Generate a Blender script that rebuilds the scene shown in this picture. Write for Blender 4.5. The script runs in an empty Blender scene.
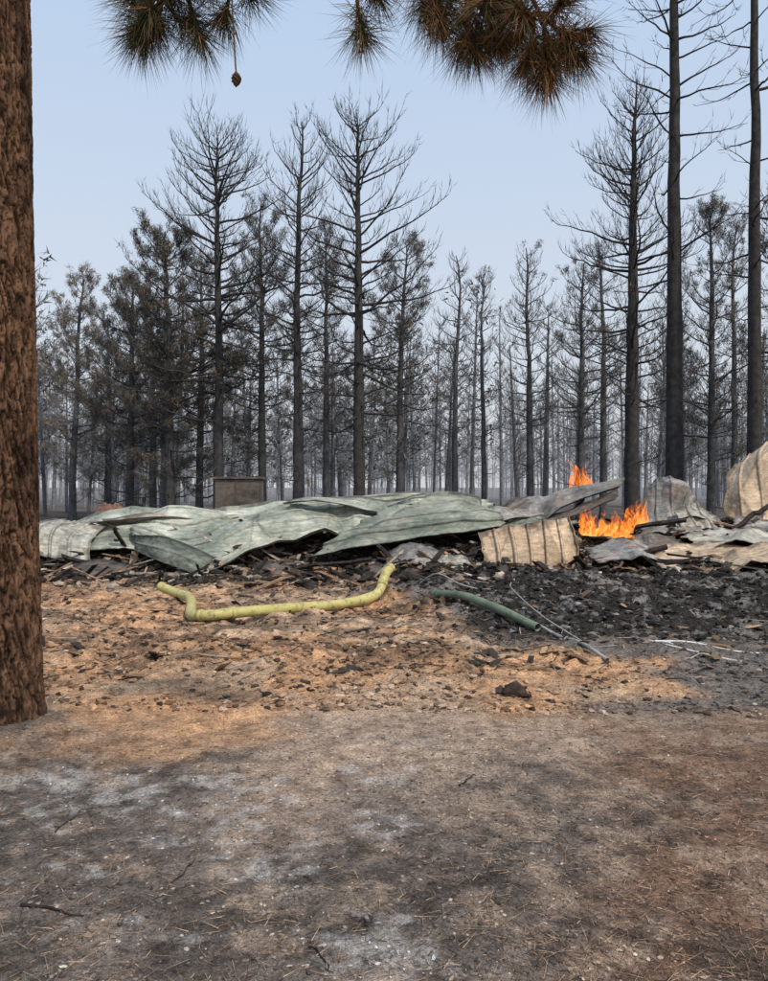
import bpy, math, random
import numpy as np
from mathutils import Vector

random.seed(7)
RNG = np.random.default_rng(11)
scene = bpy.context.scene
EYE = 1.6

# ------------------------------------------------------------------ noise
def _h(ix, iy, s):
    v = np.sin(ix * 127.1 + iy * 311.7 + s * 74.7) * 43758.5453
    return v - np.floor(v)
def vnoise(x, y, s=0):
    x = np.asarray(x, float); y = np.asarray(y, float)
    ix = np.floor(x); iy = np.floor(y); fx = x - ix; fy = y - iy
    fx = fx * fx * (3 - 2 * fx); fy = fy * fy * (3 - 2 * fy)
    a = _h(ix, iy, s); b = _h(ix + 1, iy, s); c = _h(ix, iy + 1, s); d = _h(ix + 1, iy + 1, s)
    return (a * (1 - fx) + b * fx) * (1 - fy) + (c * (1 - fx) + d * fx) * fy
def fbm(x, y, s=0, o=4):
    r = 0; a = .5; t = 0
    for i in range(o):
        r = r + a * vnoise(x * 2 ** i + 13.7 * i, y * 2 ** i + 5.1 * i, s + i); t += a; a *= .5
    return r / t
def sst(v, a, b):
    t = np.clip((np.asarray(v, float) - a) / (b - a), 0, 1); return t * t * (3 - 2 * t)

# ------------------------------------------------------------------ terrain
def charmask(x, y):
    bd = np.interp(y, [5.5, 6, 7, 8, 9.5, 11, 13], [1.5, 2.3, 2.6, 1.1, .55, .2, .1])
    return sst(x - bd + (fbm(x * .9, y * .9, 5) - .5) * 1.8 + (fbm(x * 4, y * 4, 6) - .5) * .9, -.45, .4)
def gh(x, y):
    x = np.asarray(x, float); y = np.asarray(y, float)
    h = (fbm(x * .35, y * .35, 1) - .5) * .16
    rough = .022 + .05 * sst(y, 4.8, 7.5) * (1 - sst(y, 30, 60))
    h = h + (fbm(x * 3.1, y * 3.1, 2, 5) - .5) * rough * 2.4
    h = h + (fbm(x * 14, y * 14, 3, 3) - .5) * rough * .9
    pile = .60 * sst(y, 13.2, 15.4) * (1 - sst(y, 17.5, 21)) * sst(x, -8, -5.5) * (1 - sst(x, 12, 15))
    h = h + pile * (.55 + .7 * fbm(x * .8, y * .8, 9))
    ch = charmask(x, y) * sst(y, 8, 10.5) * (1 - sst(y, 20, 24)) * (1 - sst(x, 9, 13))
    h = h + ch * (.06 + .40 * (fbm(x * 1.3, y * 1.3, 21) - .3) + .16 * (fbm(x * 6, y * 6, 22) - .4))
    h = h + .14 * np.exp(-(((x + 2.46) ** 2 + (y - 5.0) ** 2) / .35))
    return h
def gz(x, y): return float(gh(x, y))

# ------------------------------------------------------------------ mesh helpers
class MB:
    def __init__(s): s.V = []; s.F = []; s.C = []; s.n = 0
    def add(s, v, f, c):
        v = np.asarray(v, float).reshape(-1, 3); k = len(v)
        c = np.asarray(c, float)
        if c.ndim == 1: c = np.tile(c, (k, 1))
        s.V.append(v); s.C.append(c); s.F.extend((np.asarray(f) + s.n).tolist()); s.n += k
    def tube(s, P, R, sides, col, jit=0):
        P = np.asarray(P, float); n = len(P); R = np.asarray(R, float)
        T = np.gradient(P, axis=0); T /= np.linalg.norm(T, axis=1)[:, None] + 1e-9
        ref = np.array([0, 0, 1.]) if abs(T[:, 2]).mean() < .8 else np.array([1., 0, 0])
        A = np.cross(T, ref); A /= np.linalg.norm(A, axis=1)[:, None] + 1e-9
        B = np.cross(T, A)
        an = np.linspace(0, 2 * math.pi, sides, endpoint=False)
        rr = R[:, None] * (1 + (jit * (RNG.random((n, sides)) - .5) if jit else 0))
        V = P[:, None] + rr[..., None] * (np.cos(an)[None, :, None] * A[:, None] + np.sin(an)[None, :, None] * B[:, None])
        i = np.arange(n - 1)[:, None] * sides; j = np.arange(sides)[None]; j2 = (j + 1) % sides
        F = np.stack([i + j, i + j2, i + sides + j2, i + sides + j], -1).reshape(-1, 4)
        s.add(V, F, col)
    def twigs(s, P0, P1, P2, r, col):
        N = len(P0)
        if N == 0: return
        D = P2 - P0; D /= np.linalg.norm(D, axis=1)[:, None] + 1e-9
        A = np.cross(D, np.array([.31, .2, .93])); A /= np.linalg.norm(A, axis=1)[:, None] + 1e-9
        B = np.cross(D, A); V = np.zeros((N, 7, 3))
        for k in range(3):
            o = math.cos(k * 2.0944) * A + math.sin(k * 2.0944) * B
            V[:, k] = P0 + o * r[:, None]; V[:, 3 + k] = P1 + o * r[:, None] * .7
        V[:, 6] = P2
        b = np.arange(N)[:, None] * 7
        Q = np.concatenate([b + np.array([k, (k + 1) % 3, 3 + (k + 1) % 3, 3 + k]) for k in range(3)])
        Tt = np.concatenate([b + np.array([3 + k, 3 + (k + 1) % 3, 6]) for k in range(3)])
        c = np.asarray(col, float)
        if c.ndim == 2: c = np.repeat(c, 7, axis=0)
        n0 = s.n; s.add(V, Q, c); s.F.extend((Tt + n0).tolist())
    def needles(s, P, D, L, w, col):
        N = len(P)
        if N == 0: return
        D = D / (np.linalg.norm(D, axis=1)[:, None] + 1e-9)
        S = np.cross(D, RNG.normal(size=(N, 3))); S /= np.linalg.norm(S, axis=1)[:, None] + 1e-9
        V = np.zeros((N, 3, 3)); w = np.asarray(w)
        w = w[:, None] if w.ndim else w
        V[:, 0] = P - S * w / 2; V[:, 1] = P + S * w / 2; V[:, 2] = P + D * L[:, None]
        c = np.asarray(col, float)
        if c.ndim == 2: c = np.repeat(c, 3, axis=0)
        s.add(V, np.arange(N * 3).reshape(-1, 3), c)
    def chunks(s, P, S, yaw, tilt, col, jit=.25):
        N = len(P)
        U = np.array([[x, y, z] for z in (-.5, .5) for y in (-.5, .5) for x in (-.5, .5)])
        V = U[None] * (1 + jit * (RNG.random((N, 8, 3)) - .5) * 2) * S[:, None]
        ct, st = np.cos(tilt)[:, None], np.sin(tilt)[:, None]
        x, y, z = V[..., 0], V[..., 1], V[..., 2]
        x, z = x * ct - z * st, x * st + z * ct
        cy, sy = np.cos(yaw)[:, None], np.sin(yaw)[:, None]
        x, y = x * cy - y * sy, x * sy + y * cy
        V = np.stack([x, y, z], -1) + P[:, None]
        f = np.array([[0, 2, 3, 1], [4, 5, 7, 6], [0, 1, 5, 4], [2, 6, 7, 3], [0, 4, 6, 2], [1, 3, 7, 5]])
        F = (np.arange(N)[:, None, None] * 8 + f[None]).reshape(-1, 4)
        s.add(V, F, np.repeat(col, 8, axis=0))
    def rocks(s, P, S, col, jit=.35):
        g = 1.618
        U = np.array([[-1, g, 0], [1, g, 0], [-1, -g, 0], [1, -g, 0], [0, -1, g], [0, 1, g], [0, -1, -g], [0, 1, -g], [g, 0, -1], [g, 0, 1], [-g, 0, -1], [-g, 0, 1]]) / 1.9
        f = np.array([[0, 11, 5], [0, 5, 1], [0, 1, 7], [0, 7, 10], [0, 10, 11], [1, 5, 9], [5, 11, 4], [11, 10, 2], [10, 7, 6], [7, 1, 8], [3, 9, 4], [3, 4, 2], [3, 2, 6], [3, 6, 8], [3, 8, 9], [4, 9, 5], [2, 4, 11], [6, 2, 10], [8, 6, 7], [9, 8, 1]])
        N = len(P)
        V = U[None] * (1 + jit * (RNG.random((N, 12, 1)) - .5) * 2 + .2 * (RNG.random((N, 12, 3)) - .5)) * S[:, None] * .5
        a = RNG.random(N) * 6.28; c, q = np.cos(a)[:, None], np.sin(a)[:, None]
        x = V[..., 0] * c - V[..., 1] * q; y = V[..., 0] * q + V[..., 1] * c
        V = np.stack([x, y, V[..., 2]], -1) + P[:, None]
        F = (np.arange(N)[:, None, None] * 12 + f[None]).reshape(-1, 3)
        s.add(V, F, np.repeat(col, 12, axis=0))
    def build(s, name, mat, smooth=False, parent=None):
        me = bpy.data.meshes.new(name)
        V = np.concatenate(s.V)
        me.from_pydata(V.tolist(), [], s.F)
        C = np.concatenate(s.C); C = np.concatenate([C, np.ones((len(C), 1))], 1)
        ca = me.color_attributes.new("Col", 'FLOAT_COLOR', 'POINT')
        ca.data.foreach_set("color", C.ravel())
        if smooth: me.polygons.foreach_set("use_smooth", [True] * len(me.polygons))
        me.materials.append(mat)
        ob = bpy.data.objects.new(name, me); scene.collection.objects.link(ob)
        if parent: ob.parent = parent
        return ob
def empty(name, loc=(0, 0, 0)):
    e = bpy.data.objects.new(name, None); e.empty_display_size = .2; scene.collection.objects.link(e)
    return e

# ------------------------------------------------------------------ materials
def new_mat(name):
    m = bpy.data.materials.new(name); m.use_nodes = True
    nt = m.node_tree; b = nt.nodes["Principled BSDF"]; return m, nt, b
def noise_node(nt, scale, detail=6, rough=.6, vec=None):
    n = nt.nodes.new("ShaderNodeTexNoise"); n.inputs["Scale"].default_value = scale
    n.inputs["Detail"].default_value = detail; n.inputs["Roughness"].default_value = rough
    if vec: nt.links.new(vec, n.inputs["Vector"])
    return n
def ramp(nt, inp, stops):
    r = nt.nodes.new("ShaderNodeValToRGB"); e = r.color_ramp.elements
    e[0].position, e[0].color = stops[0][0], (*stops[0][1], 1); e[1].position, e[1].color = stops[-1][0], (*stops[-1][1], 1)
    for p, c in stops[1:-1]:
        q = e.new(p); q.color = (*c, 1)
    nt.links.new(inp, r.inputs[0]); return r
def mix(nt, a, b, fac, mode='MIX'):
    m = nt.nodes.new("ShaderNodeMix"); m.data_type = 'RGBA'; m.blend_type = mode
    for sock, val in ((m.inputs[0], fac), (m.inputs[6], a), (m.inputs[7], b)):
        if isinstance(val, (int, float)): sock.default_value = val
        elif isinstance(val, tuple): sock.default_value = (*val, 1)
        else: nt.links.new(val, sock)
    return m.outputs[2]
def attr_mat(name, rough=.9, nscale=20, lo=.6, hi=1.35, bump=0, bscale=60, spec=.2):
    m, nt, b = new_mat(name)
    a = nt.nodes.new("ShaderNodeAttribute"); a.attribute_name = "Col"
    tc = nt.nodes.new("ShaderNodeTexCoord")
    n = noise_node(nt, nscale, 3, .65, tc.outputs["Object"])
    r = ramp(nt, n.outputs[0], [(.3, (lo,) * 3), (.7, (hi,) * 3)])
    col = mix(nt, a.outputs["Color"], r.outputs[0], 1.0, 'MULTIPLY')
    nt.links.new(col, b.inputs["Base Color"])
    b.inputs["Roughness"].default_value = rough; b.inputs["Specular IOR Level"].default_value = spec
    if bump:
        n2 = noise_node(nt, bscale, 5, .65, tc.outputs["Object"])
        bp = nt.nodes.new("ShaderNodeBump"); bp.inputs["Strength"].default_value = bump; bp.inputs["Distance"].default_value = .02
        nt.links.new(n2.outputs[0], bp.inputs["Height"]); nt.links.new(bp.outputs[0], b.inputs["Normal"])
    return m

M_tree = attr_mat("charred_bark", .95, 6, .6, 1.4, 0, spec=.05)
M_needle = attr_mat("pine_needles", .6, 3, .75, 1.25)
M_rubble = attr_mat("rubble", .95, 9, .4, 1.6, .6, 50, spec=.1)
M_litter = attr_mat("litter", .95, 25, .7, 1.3, spec=.08)

def ground_material():
    m, nt, b = new_mat("scorched_ground")
    a = nt.nodes.new("ShaderNodeAttribute"); a.attribute_name = "Col"
    tc = nt.nodes.new("ShaderNodeTexCoord"); O = tc.outputs["Object"]
    n1 = noise_node(nt, 7, 10, .72, O); r1 = ramp(nt, n1.outputs[0], [(.34, (.42, .40, .39)), (.5, (1, 1, 1)), (.66, (1.5, 1.47, 1.42))])
    n2 = noise_node(nt, 55, 6, .75, O); r2 = ramp(nt, n2.outputs[0], [(.32, (.3, .28, .27)), (.5, (1, 1, 1)), (.70, (1.8, 1.75, 1.7))])
    n3 = noise_node(nt, 240, 3, .7, O); r3 = ramp(nt, n3.outputs[0], [(.3, (.45, .45, .45)), (.5, (1, 1, 1)), (.72, (1.9, 1.9, 1.9))])
    c = mix(nt, a.outputs["Color"], r1.outputs[0], .9, 'MULTIPLY')
    c = mix(nt, c, r2.outputs[0], .85, 'MULTIPLY')
    c = mix(nt, c, r3.outputs[0], .85, 'MULTIPLY')
    nt.links.new(c, b.inputs["Base Color"])
    b.inputs["Roughness"].default_value = .97; b.inputs["Specular IOR Level"].default_value = .08
    b1 = nt.nodes.new("ShaderNodeBump"); b1.inputs["Strength"].default_value = .9; b1.inputs["Distance"].default_value = .04
    nt.links.new(n1.outputs[0], b1.inputs["Height"])
    b2 = nt.nodes.new("ShaderNodeBump"); b2.inputs["Strength"].default_value = .9; b2.inputs["Distance"].default_value = .012
    nt.links.new(n2.outputs[0], b2.inputs["Height"]); nt.links.new(b1.outputs[0], b2.inputs["Normal"])
    nt.links.new(b2.outputs[0], b.inputs["Normal"])
    return m
M_ground = ground_material()

def ground_col(x, y):
    """albedo of the ground by place"""
    wob = (fbm(x * .8, y * .8, 31) - .5); wf = fbm(x * 3.3, y * 3.3, 33) - .5
    tan = np.array([.56, .33, .185]); tan2 = np.array([.48, .34, .23]); pink = np.array([.40, .30, .225]); grey = np.array([.185, .155, .135])
    dark = np.array([.070, .060, .054]); brown = np.array([.205, .130, .092]); black = np.array([.030, .028, .026]); ash = np.array([.46, .44, .42])
    road = np.array([.15, .135, .125]); back = np.array([.10, .088, .08])
    def L(c, d, k): k = k[..., None]; return c * (1 - k) + d * k
    c = np.broadcast_to(grey, x.shape + (3,)).copy()
    c = L(c, brown, sst(x + wob * 1.8 + wf * .6 - (y - 3) * .25, .1, 1.0))
    cen = sst(y + wob * 3.0 + wf * 1.2, 2.7, 4.4) * (1 - sst(np.abs(x + .15 - .05 * y) / (.30 * y) + wob * 1.2 + wf * .5, .5, 1.15))
    c = L(c, pink, cen * .9)
    fine = (fbm(x * 9, y * 9, 42, 4) - .5)
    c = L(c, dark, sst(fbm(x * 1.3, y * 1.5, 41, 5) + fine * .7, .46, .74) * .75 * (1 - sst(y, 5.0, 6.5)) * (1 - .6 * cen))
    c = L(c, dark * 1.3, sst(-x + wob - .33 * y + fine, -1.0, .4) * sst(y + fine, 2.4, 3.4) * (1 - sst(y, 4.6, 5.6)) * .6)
    av = fbm(x * 2.4 + 3, y * 3.6, 44, 6) * .55 + fbm(x * 13, y * 15, 45, 4) * .45
    c = L(c, ash, sst(av, .53, .66) * .55 * (1 - sst(x, .0, .9)) * (1 - sst(y, 4.2, 5.2)))
    c = L(c, np.array([.38, .29, .22]), sst(fbm(x * 6, y * 6, 47, 5), .54, .68) * .55 * (1 - sst(y, 5, 6)))
    tb = sst(y + wob * 3.2 + wf * 1.6, 4.7, 6.2)
    tm = sst(fbm(x * .7, y * .9, 48), .4, .6)[..., None]
    c = L(c, tan * (1 - tm) + tan2 * tm, tb)
    d1 = sst(fbm(x * 1.0, y * 1.8, 51, 5), .45, .55); d2 = sst(fbm(x * 4, y * 6, 55, 5), .44, .56); d3 = sst(fbm(x * 13, y * 15, 57, 3), .5, .62)
    c = L(c, np.array([.11, .075, .055]), tb * np.clip(d1 * .45 + d2 * .48 + d3 * .35, 0, 1) * .92 * (.40 + .55 * sst(y, 5.8, 7.5)))
    cm = charmask(x, y)
    c = L(c, road, cm * tb * (1 - sst(y + wf, 7.4, 8.6)))
    cb = cm * sst(y + wob + wf, 7.3, 8.5)
    c = L(c, black, cb)
    c = L(c, np.array([.20, .19, .18]), cb * sst(fbm(x * 2.6, y * 3.4, 61, 5) + (fbm(x * 14, y * 14, 62) - .5) * .5, .50, .68) * .7)
    c = L(c, black * 1.8, sst(y + wob + wf, 12.8, 14.0) * .85)
    c = L(c, back, sst(y + wob * 4, 19, 24))
    c = L(c, np.array([.17, .17, .175]), sst(y, 40, 130))  # far ground fades to grey, background haze put into its colour
    return c

def axis(fine_lo, fine_hi, step, lo, hi, g):
    a = list(np.arange(fine_lo, fine_hi, step)); s = step; v = fine_hi
    up = []
    while v < hi: up.append(v); s *= g; v += s
    up.append(hi)
    dn = []; s = step; v = fine_lo - s
    while v > lo: dn.append(v); s *= g; v -= s
    dn.append(lo)
    return np.array(dn[::-1] + a + up)
xs = axis(-6.5, 7.5, .024, -900, 900, 1.12)
ys_f = [1.8]
while ys_f[-1] < 24: ys_f.append(ys_f[-1] * 1.0045)
s = .1; v = ys_f[-1]
while v < 1500: s *= 1.1; v += s; ys_f.append(v)
ys = np.array([-300, -80, -20, -6, -1, .5, 1.3] + ys_f)
X, Y = np.meshgrid(xs, ys); Z = gh(X, Y)
g = MB(); nx = len(xs); ny = len(ys)
i = np.arange(ny - 1)[:, None] * nx; j = np.arange(nx - 1)[None]
F = np.stack([i + j, i + j + 1, i + nx + j + 1, i + nx + j], -1).reshape(-1, 4)
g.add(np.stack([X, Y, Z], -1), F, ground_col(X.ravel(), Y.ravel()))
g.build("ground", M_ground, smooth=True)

# ------------------------------------------------------------------ ground litter
def scatter(n, y0, y1, spread=.56):
    y = np.exp(RNG.uniform(math.log(y0), math.log(y1), n)); x = RNG.uniform(-1, 1, n) * (spread * y + .3)
    return x, y
def tint(base, n, var=.35):
    k = 1 + var * (RNG.random((n, 1)) * 2 - 1); return np.array(base) * k
lit = MB()
x, y = scatter(46000, 2.1, 9); z = gh(x, y) + .004
keep = RNG.random(len(x)) < .4 + .6 * sst(x / y, -.1, .3)
x, y, z = x[keep], y[keep], z[keep]; n = len(x); a = RNG.random(n) * 6.28
cols = tint([.33, .22, .145], n, .6); dk = RNG.random(n) < .4; cols[dk] = tint([.05, .04, .033], dk.sum())
lit.needles(np.stack([x, y, z], 1), np.stack([np.cos(a), np.sin(a), RNG.normal(0, .12, n)], 1), RNG.uniform(.03, .11, n), RNG.uniform(.0014, .0030, n), cols)
lit.build("pine_needle_litter", M_litter)
st = MB()
x, y = scatter(46000, 2.1, 7.5); n = len(x)
sz = .003 + .013 * RNG.random(n) ** 5; S = np.stack([sz * RNG.uniform(.8, 2.2, n), sz, sz * .6], 1)
base = ground_col(x, y)
cols = base * RNG.uniform(.3, 1.2, (n, 1)); q = RNG.random(n); k = q > .88; cols[k] = base[k] * RNG.uniform(1.4, 2.6, (k.sum(), 1))
st.rocks(np.stack([x, y, gh(x, y) + sz * .2], 1), S, np.clip(cols, .015, .5))
x, y = scatter(36000, 5.4, 13.8); n = len(x)
sz = .008 + .055 * RNG.random(n) ** 6
S = np.stack([sz * RNG.uniform(.8, 1.9, n), sz, sz * .6], 1)
base = ground_col(x, y); cols = base * RNG.uniform(.25, 1.1, (n, 1)); q = RNG.random(n)
k = q > .70; cols[k] = tint([.060, .045, .036], k.sum(), .5); k = q > .93; cols[k] = tint([.40, .29, .21], k.sum())
cm = (charmask(x, y) > .5) & (y > 7.8); cols[cm] = tint([.035, .032, .030], cm.sum(), .5); k = cm & (RNG.random(n) > .85); cols[k] = tint([.2, .19, .18], k.sum())
den = (RNG.random(n) < .3 + .7 * sst(fbm(x * 1.0, y * 1.8, 51, 5), .42, .56)) | cm
x, y, sz, S, cols = x[den], y[den], sz[den], S[den], cols[den]
st.rocks(np.stack([x, y, gh(x, y) + sz * .1], 1), S, cols, .5)
x, y = scatter(1300, 6.5, 14); n = len(x)
sz = .02 + .11 * RNG.random(n) ** 4
cols = tint([.26, .17, .10], n, .5); k = RNG.random(n) > .5; cols[k] = tint([.04, .035, .03], k.sum())
st.chunks(np.stack([x, y, gh(x, y) + .012], 1), np.stack([sz * 1.8, sz * .6, sz * .12], 1), RNG.random(n) * 6.28, RNG.normal(0, .3, n), cols, .45)
st.build("ground_clods", M_litter)
# small bent twigs and slivers caught in the band of burnt litter
tb_ = MB(); x, y = scatter(900, 6.2, 13.5); n = len(x); a = RNG.random(n) * 6.28; L = .08 + .4 * RNG.random(n) ** 3
P0 = np.stack([x, y, gh(x, y) + .01], 1); e = np.stack([x + np.cos(a) * L, y + np.sin(a) * L], 1); P2 = np.stack([e[:, 0], e[:, 1], gh(e[:, 0], e[:, 1]) + .015 + .05 * RNG.random(n)], 1)
P1 = (P0 + P2) / 2 + RNG.normal(0, .015, (n, 3)); cols = tint([.05, .04, .034], n, .5); k = RNG.random(n) > .7; cols[k] = tint([.3, .27, .23], k.sum())
tb_.twigs(P0, P1, P2, RNG.uniform(.003, .008, n), cols); tb_.build("scattered_twigs", M_litter)

sx, sy = .995, 5.83
rk = MB(); P = np.array([[sx, sy, gz(sx, sy) + .035], [sx - .1, sy + .05, gz(sx - .1, sy) + .02], [sx + .07, sy - .06, gz(sx, sy) + .015]])
rk.rocks(P, np.array([[.2, .16, .13], [.1, .1, .07], [.1, .07, .05]]), tint([.05, .035, .03], 3)); rk.build("charred_stump_clod", M_rubble)
for (ax, ay, bx, by, r) in [(-1.40, 2.98, -1.12, 2.86, .007), (-.25, 2.65, -.16, 2.5, .004), (.40, 4.0, .5, 4.2, .005), (-1.55, 3.6, -1.5, 3.85, .004), (1.75, 3.3, 1.9, 3.2, .004), (-.85, 3.1, -.8, 3.3, .004)]:
    b = MB(); pts = []
    for t in np.linspace(0, 1, 7):
        px = ax + (bx - ax) * t + random.uniform(-.012, .012); py = ay + (by - ay) * t + random.uniform(-.012, .012)
        pts.append((px, py, gz(px, py) + .006))
    b.tube(pts, np.linspace(r, r * .4, 7), 6, [.04, .032, .028], .3); b.build("charred_stick", M_rubble)

# ------------------------------------------------------------------ trees
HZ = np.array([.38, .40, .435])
def haze(c, k): return np.asarray(c) * (1 - k) + HZ * k  # distance haze painted into bark and needle albedo, no real volume
def rot_about(v, ax, ang):
    ax = ax / (np.linalg.norm(ax) + 1e-9); c, s_ = math.cos(ang), math.sin(ang)
    return v * c + np.cross(ax, v) * s_ + ax * np.dot(ax, v) * (1 - c)
def grow(mb, nb, x, y, H, r, cb, cw, nl, fol, hz, lean=(0, 0), bark=(.036, .032, .030), fcol=(.070, .066, .046), fbot=0, ftop=1, prof=.5, twd=1.0, snags=6, z0=None, top_r=.02, up=1.0, K=22):
    zb = (gz(x, y) - .1) if z0 is None else z0
    ts = np.linspace(0, 1, 26)
    wx = np.cumsum(RNG.normal(0, .035, 26)); wy = np.cumsum(RNG.normal(0, .035, 26))
    TP = np.stack([x + lean[0] * ts + wx * ts, y + lean[1] * ts + wy * ts, zb + H * ts], 1)
    TR = top_r + (r - top_r) * (1 - ts) ** .75; TR[0] *= 1.35
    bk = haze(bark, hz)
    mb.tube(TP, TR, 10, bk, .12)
    tw = [[], [], [], []]; clump = []
    def addtw(p0, d, L, rr):
        e = p0 + d * L; m_ = p0 + d * L * .5 + np.array([0, 0, -.05 * L]); e = e + np.array([0, 0, .2 * L])
        tw[0].append(p0); tw[1].append(m_); tw[2].append(e); tw[3].append(rr); return m_, e
    hs = np.sort(cb + (.985 - cb) * RNG.random(nl) ** .85); ga = 0
    for k, h in enumerate(list(hs) + list(RNG.uniform(cb * .35, cb, snags))):
        snag = k >= nl
        s_ = max(0, (h - cb) / (1 - cb))
        L = cw * (max(.14, (1 - s_) ** prof)) * RNG.uniform(.4, 1.15) * (.55 + .45 * min(1, s_ * 3))
        if snag: L = RNG.uniform(.3, cw * .55)
        ga += 2.399 + RNG.normal(0, .4)
        base = np.array([np.interp(h, ts, TP[:, c]) for c in range(3)])
        el = (-.05 + .78 * s_ ** 1.1) * up + RNG.normal(0, .2)
        nseg = 8; pts = [base]; az = ga; seg = L / nseg
        for q in range(nseg):
            el2 = el + (.05 + .65 * (q / nseg) ** 1.5) * (1 - .4 * s_) * up + RNG.normal(0, .12); az += RNG.normal(0, .14)
            d = np.array([math.cos(az) * math.cos(el2), math.sin(az) * math.cos(el2), math.sin(el2)])
            pts.append(pts[-1] + d * seg)
        pts = np.array(pts); lr = .014 + .012 * L
        mb.tube(pts, np.linspace(lr, .006, nseg + 1), 4, bk, .15)
        if snag and RNG.random() < .6: continue
        ntw = max(3, int(L / .21 * twd))
        fl = fol * (RNG.random() < .8)
        for q in range(ntw):
            u = .2 + .8 * (q + RNG.random()) / ntw; f = u * nseg; i0 = min(int(f), nseg - 1)
            p = pts[i0] + (pts[i0 + 1] - pts[i0]) * min(1, (f - i0)); dd = pts[i0 + 1] - pts[i0]; dd = dd / np.linalg.norm(dd)
            side = 1 if q % 2 else -1
            d = rot_about(dd, np.array([0, 0, 1.]), side * RNG.uniform(.4, 1.0)); d[2] += RNG.uniform(.1, .8) * up; d /= np.linalg.norm(d)
            tl = RNG.uniform(.3, .85) * (1.15 - .5 * u) * min(1.2, .5 + L * .3)
            m_, e = addtw(p, d, tl, .010)
            for w in range(int(RNG.integers(2, 5))):
                d2 = d + RNG.normal(0, .42, 3); d2[2] += .4 * up; d2 /= np.linalg.norm(d2)
                uu = RNG.random(); pp = m_ * (1 - uu) + e * uu
                _, e2 = addtw(pp, d2, RNG.uniform(.16, .38), .0075)
                if fl and u > .35 and RNG.random() < fl and fbot <= h <= ftop: clump.append((e2, d2))
            if fl and u > .35 and RNG.random() < fl and fbot <= h <= ftop: clump.append((e, d))
    A = [np.array(t) for t in tw]
    mb.twigs(A[0], A[1], A[2], A[3], bk)
    if clump:
        CP = np.array([c[0] for c in clump]); CD = np.array([c[1] for c in clump]); n = len(CP)
        tn = 1 + .5 * (RNG.random((n, 1)) * 2 - 1); br = RNG.random((n, 1)) < .3
        cc = np.where(br, np.array([[.135, .092, .058]]), np.array([fcol])) * tn
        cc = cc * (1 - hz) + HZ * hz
        P = np.repeat(CP, K, 0) + RNG.normal(0, .07, (n * K, 3)); D = np.repeat(CD, K, 0) * .6 + RNG.normal(0, .5, (n * K, 3))
        nb.needles(P - D * .05, D, RNG.uniform(.12, .26, n * K), .024, np.repeat(cc, K, 0))
def tree(name, *a, **k):
    mb = MB(); nb = MB(); grow(mb, nb, *a, **k)
    par = empty(name)
    mb.build("trunk_and_branches", M_tree, True, par)
    if nb.n: nb.build("needles", M_needle, False, par)
    return par

# (bearing, distance, height, radius, crown base, crown width, limbs, foliage, haze mixed into colour, options)
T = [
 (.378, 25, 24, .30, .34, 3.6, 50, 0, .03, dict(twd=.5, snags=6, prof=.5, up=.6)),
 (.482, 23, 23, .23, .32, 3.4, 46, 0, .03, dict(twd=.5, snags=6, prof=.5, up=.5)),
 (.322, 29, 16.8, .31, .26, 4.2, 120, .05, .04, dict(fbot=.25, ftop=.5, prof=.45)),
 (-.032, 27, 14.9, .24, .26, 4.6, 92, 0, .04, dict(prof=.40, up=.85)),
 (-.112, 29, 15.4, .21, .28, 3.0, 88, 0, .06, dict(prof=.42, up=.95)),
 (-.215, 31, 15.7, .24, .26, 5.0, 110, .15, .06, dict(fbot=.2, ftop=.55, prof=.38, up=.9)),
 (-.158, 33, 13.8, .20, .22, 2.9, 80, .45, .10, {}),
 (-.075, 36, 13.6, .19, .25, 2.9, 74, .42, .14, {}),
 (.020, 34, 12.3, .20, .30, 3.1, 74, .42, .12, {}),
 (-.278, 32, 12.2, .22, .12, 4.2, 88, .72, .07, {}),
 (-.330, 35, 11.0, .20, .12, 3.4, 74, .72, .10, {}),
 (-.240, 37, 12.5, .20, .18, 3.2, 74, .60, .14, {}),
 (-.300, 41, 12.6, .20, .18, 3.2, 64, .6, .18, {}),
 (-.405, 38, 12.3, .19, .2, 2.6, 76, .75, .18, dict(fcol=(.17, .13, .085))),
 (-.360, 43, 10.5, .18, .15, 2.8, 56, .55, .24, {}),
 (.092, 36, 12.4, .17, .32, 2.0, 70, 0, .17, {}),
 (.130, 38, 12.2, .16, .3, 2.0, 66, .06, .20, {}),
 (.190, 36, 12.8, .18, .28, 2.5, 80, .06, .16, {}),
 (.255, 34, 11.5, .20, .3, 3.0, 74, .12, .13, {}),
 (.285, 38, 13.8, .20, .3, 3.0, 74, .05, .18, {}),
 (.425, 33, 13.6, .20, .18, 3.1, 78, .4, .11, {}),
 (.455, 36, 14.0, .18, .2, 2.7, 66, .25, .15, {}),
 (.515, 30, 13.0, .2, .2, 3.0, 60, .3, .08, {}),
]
for (b, d, H, r, cb, cw, nl, fol, hz, o) in T:
    tree("burnt_pine_tree", b * d, d, H, r, cb, cw, nl, fol, hz, **o)

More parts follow.
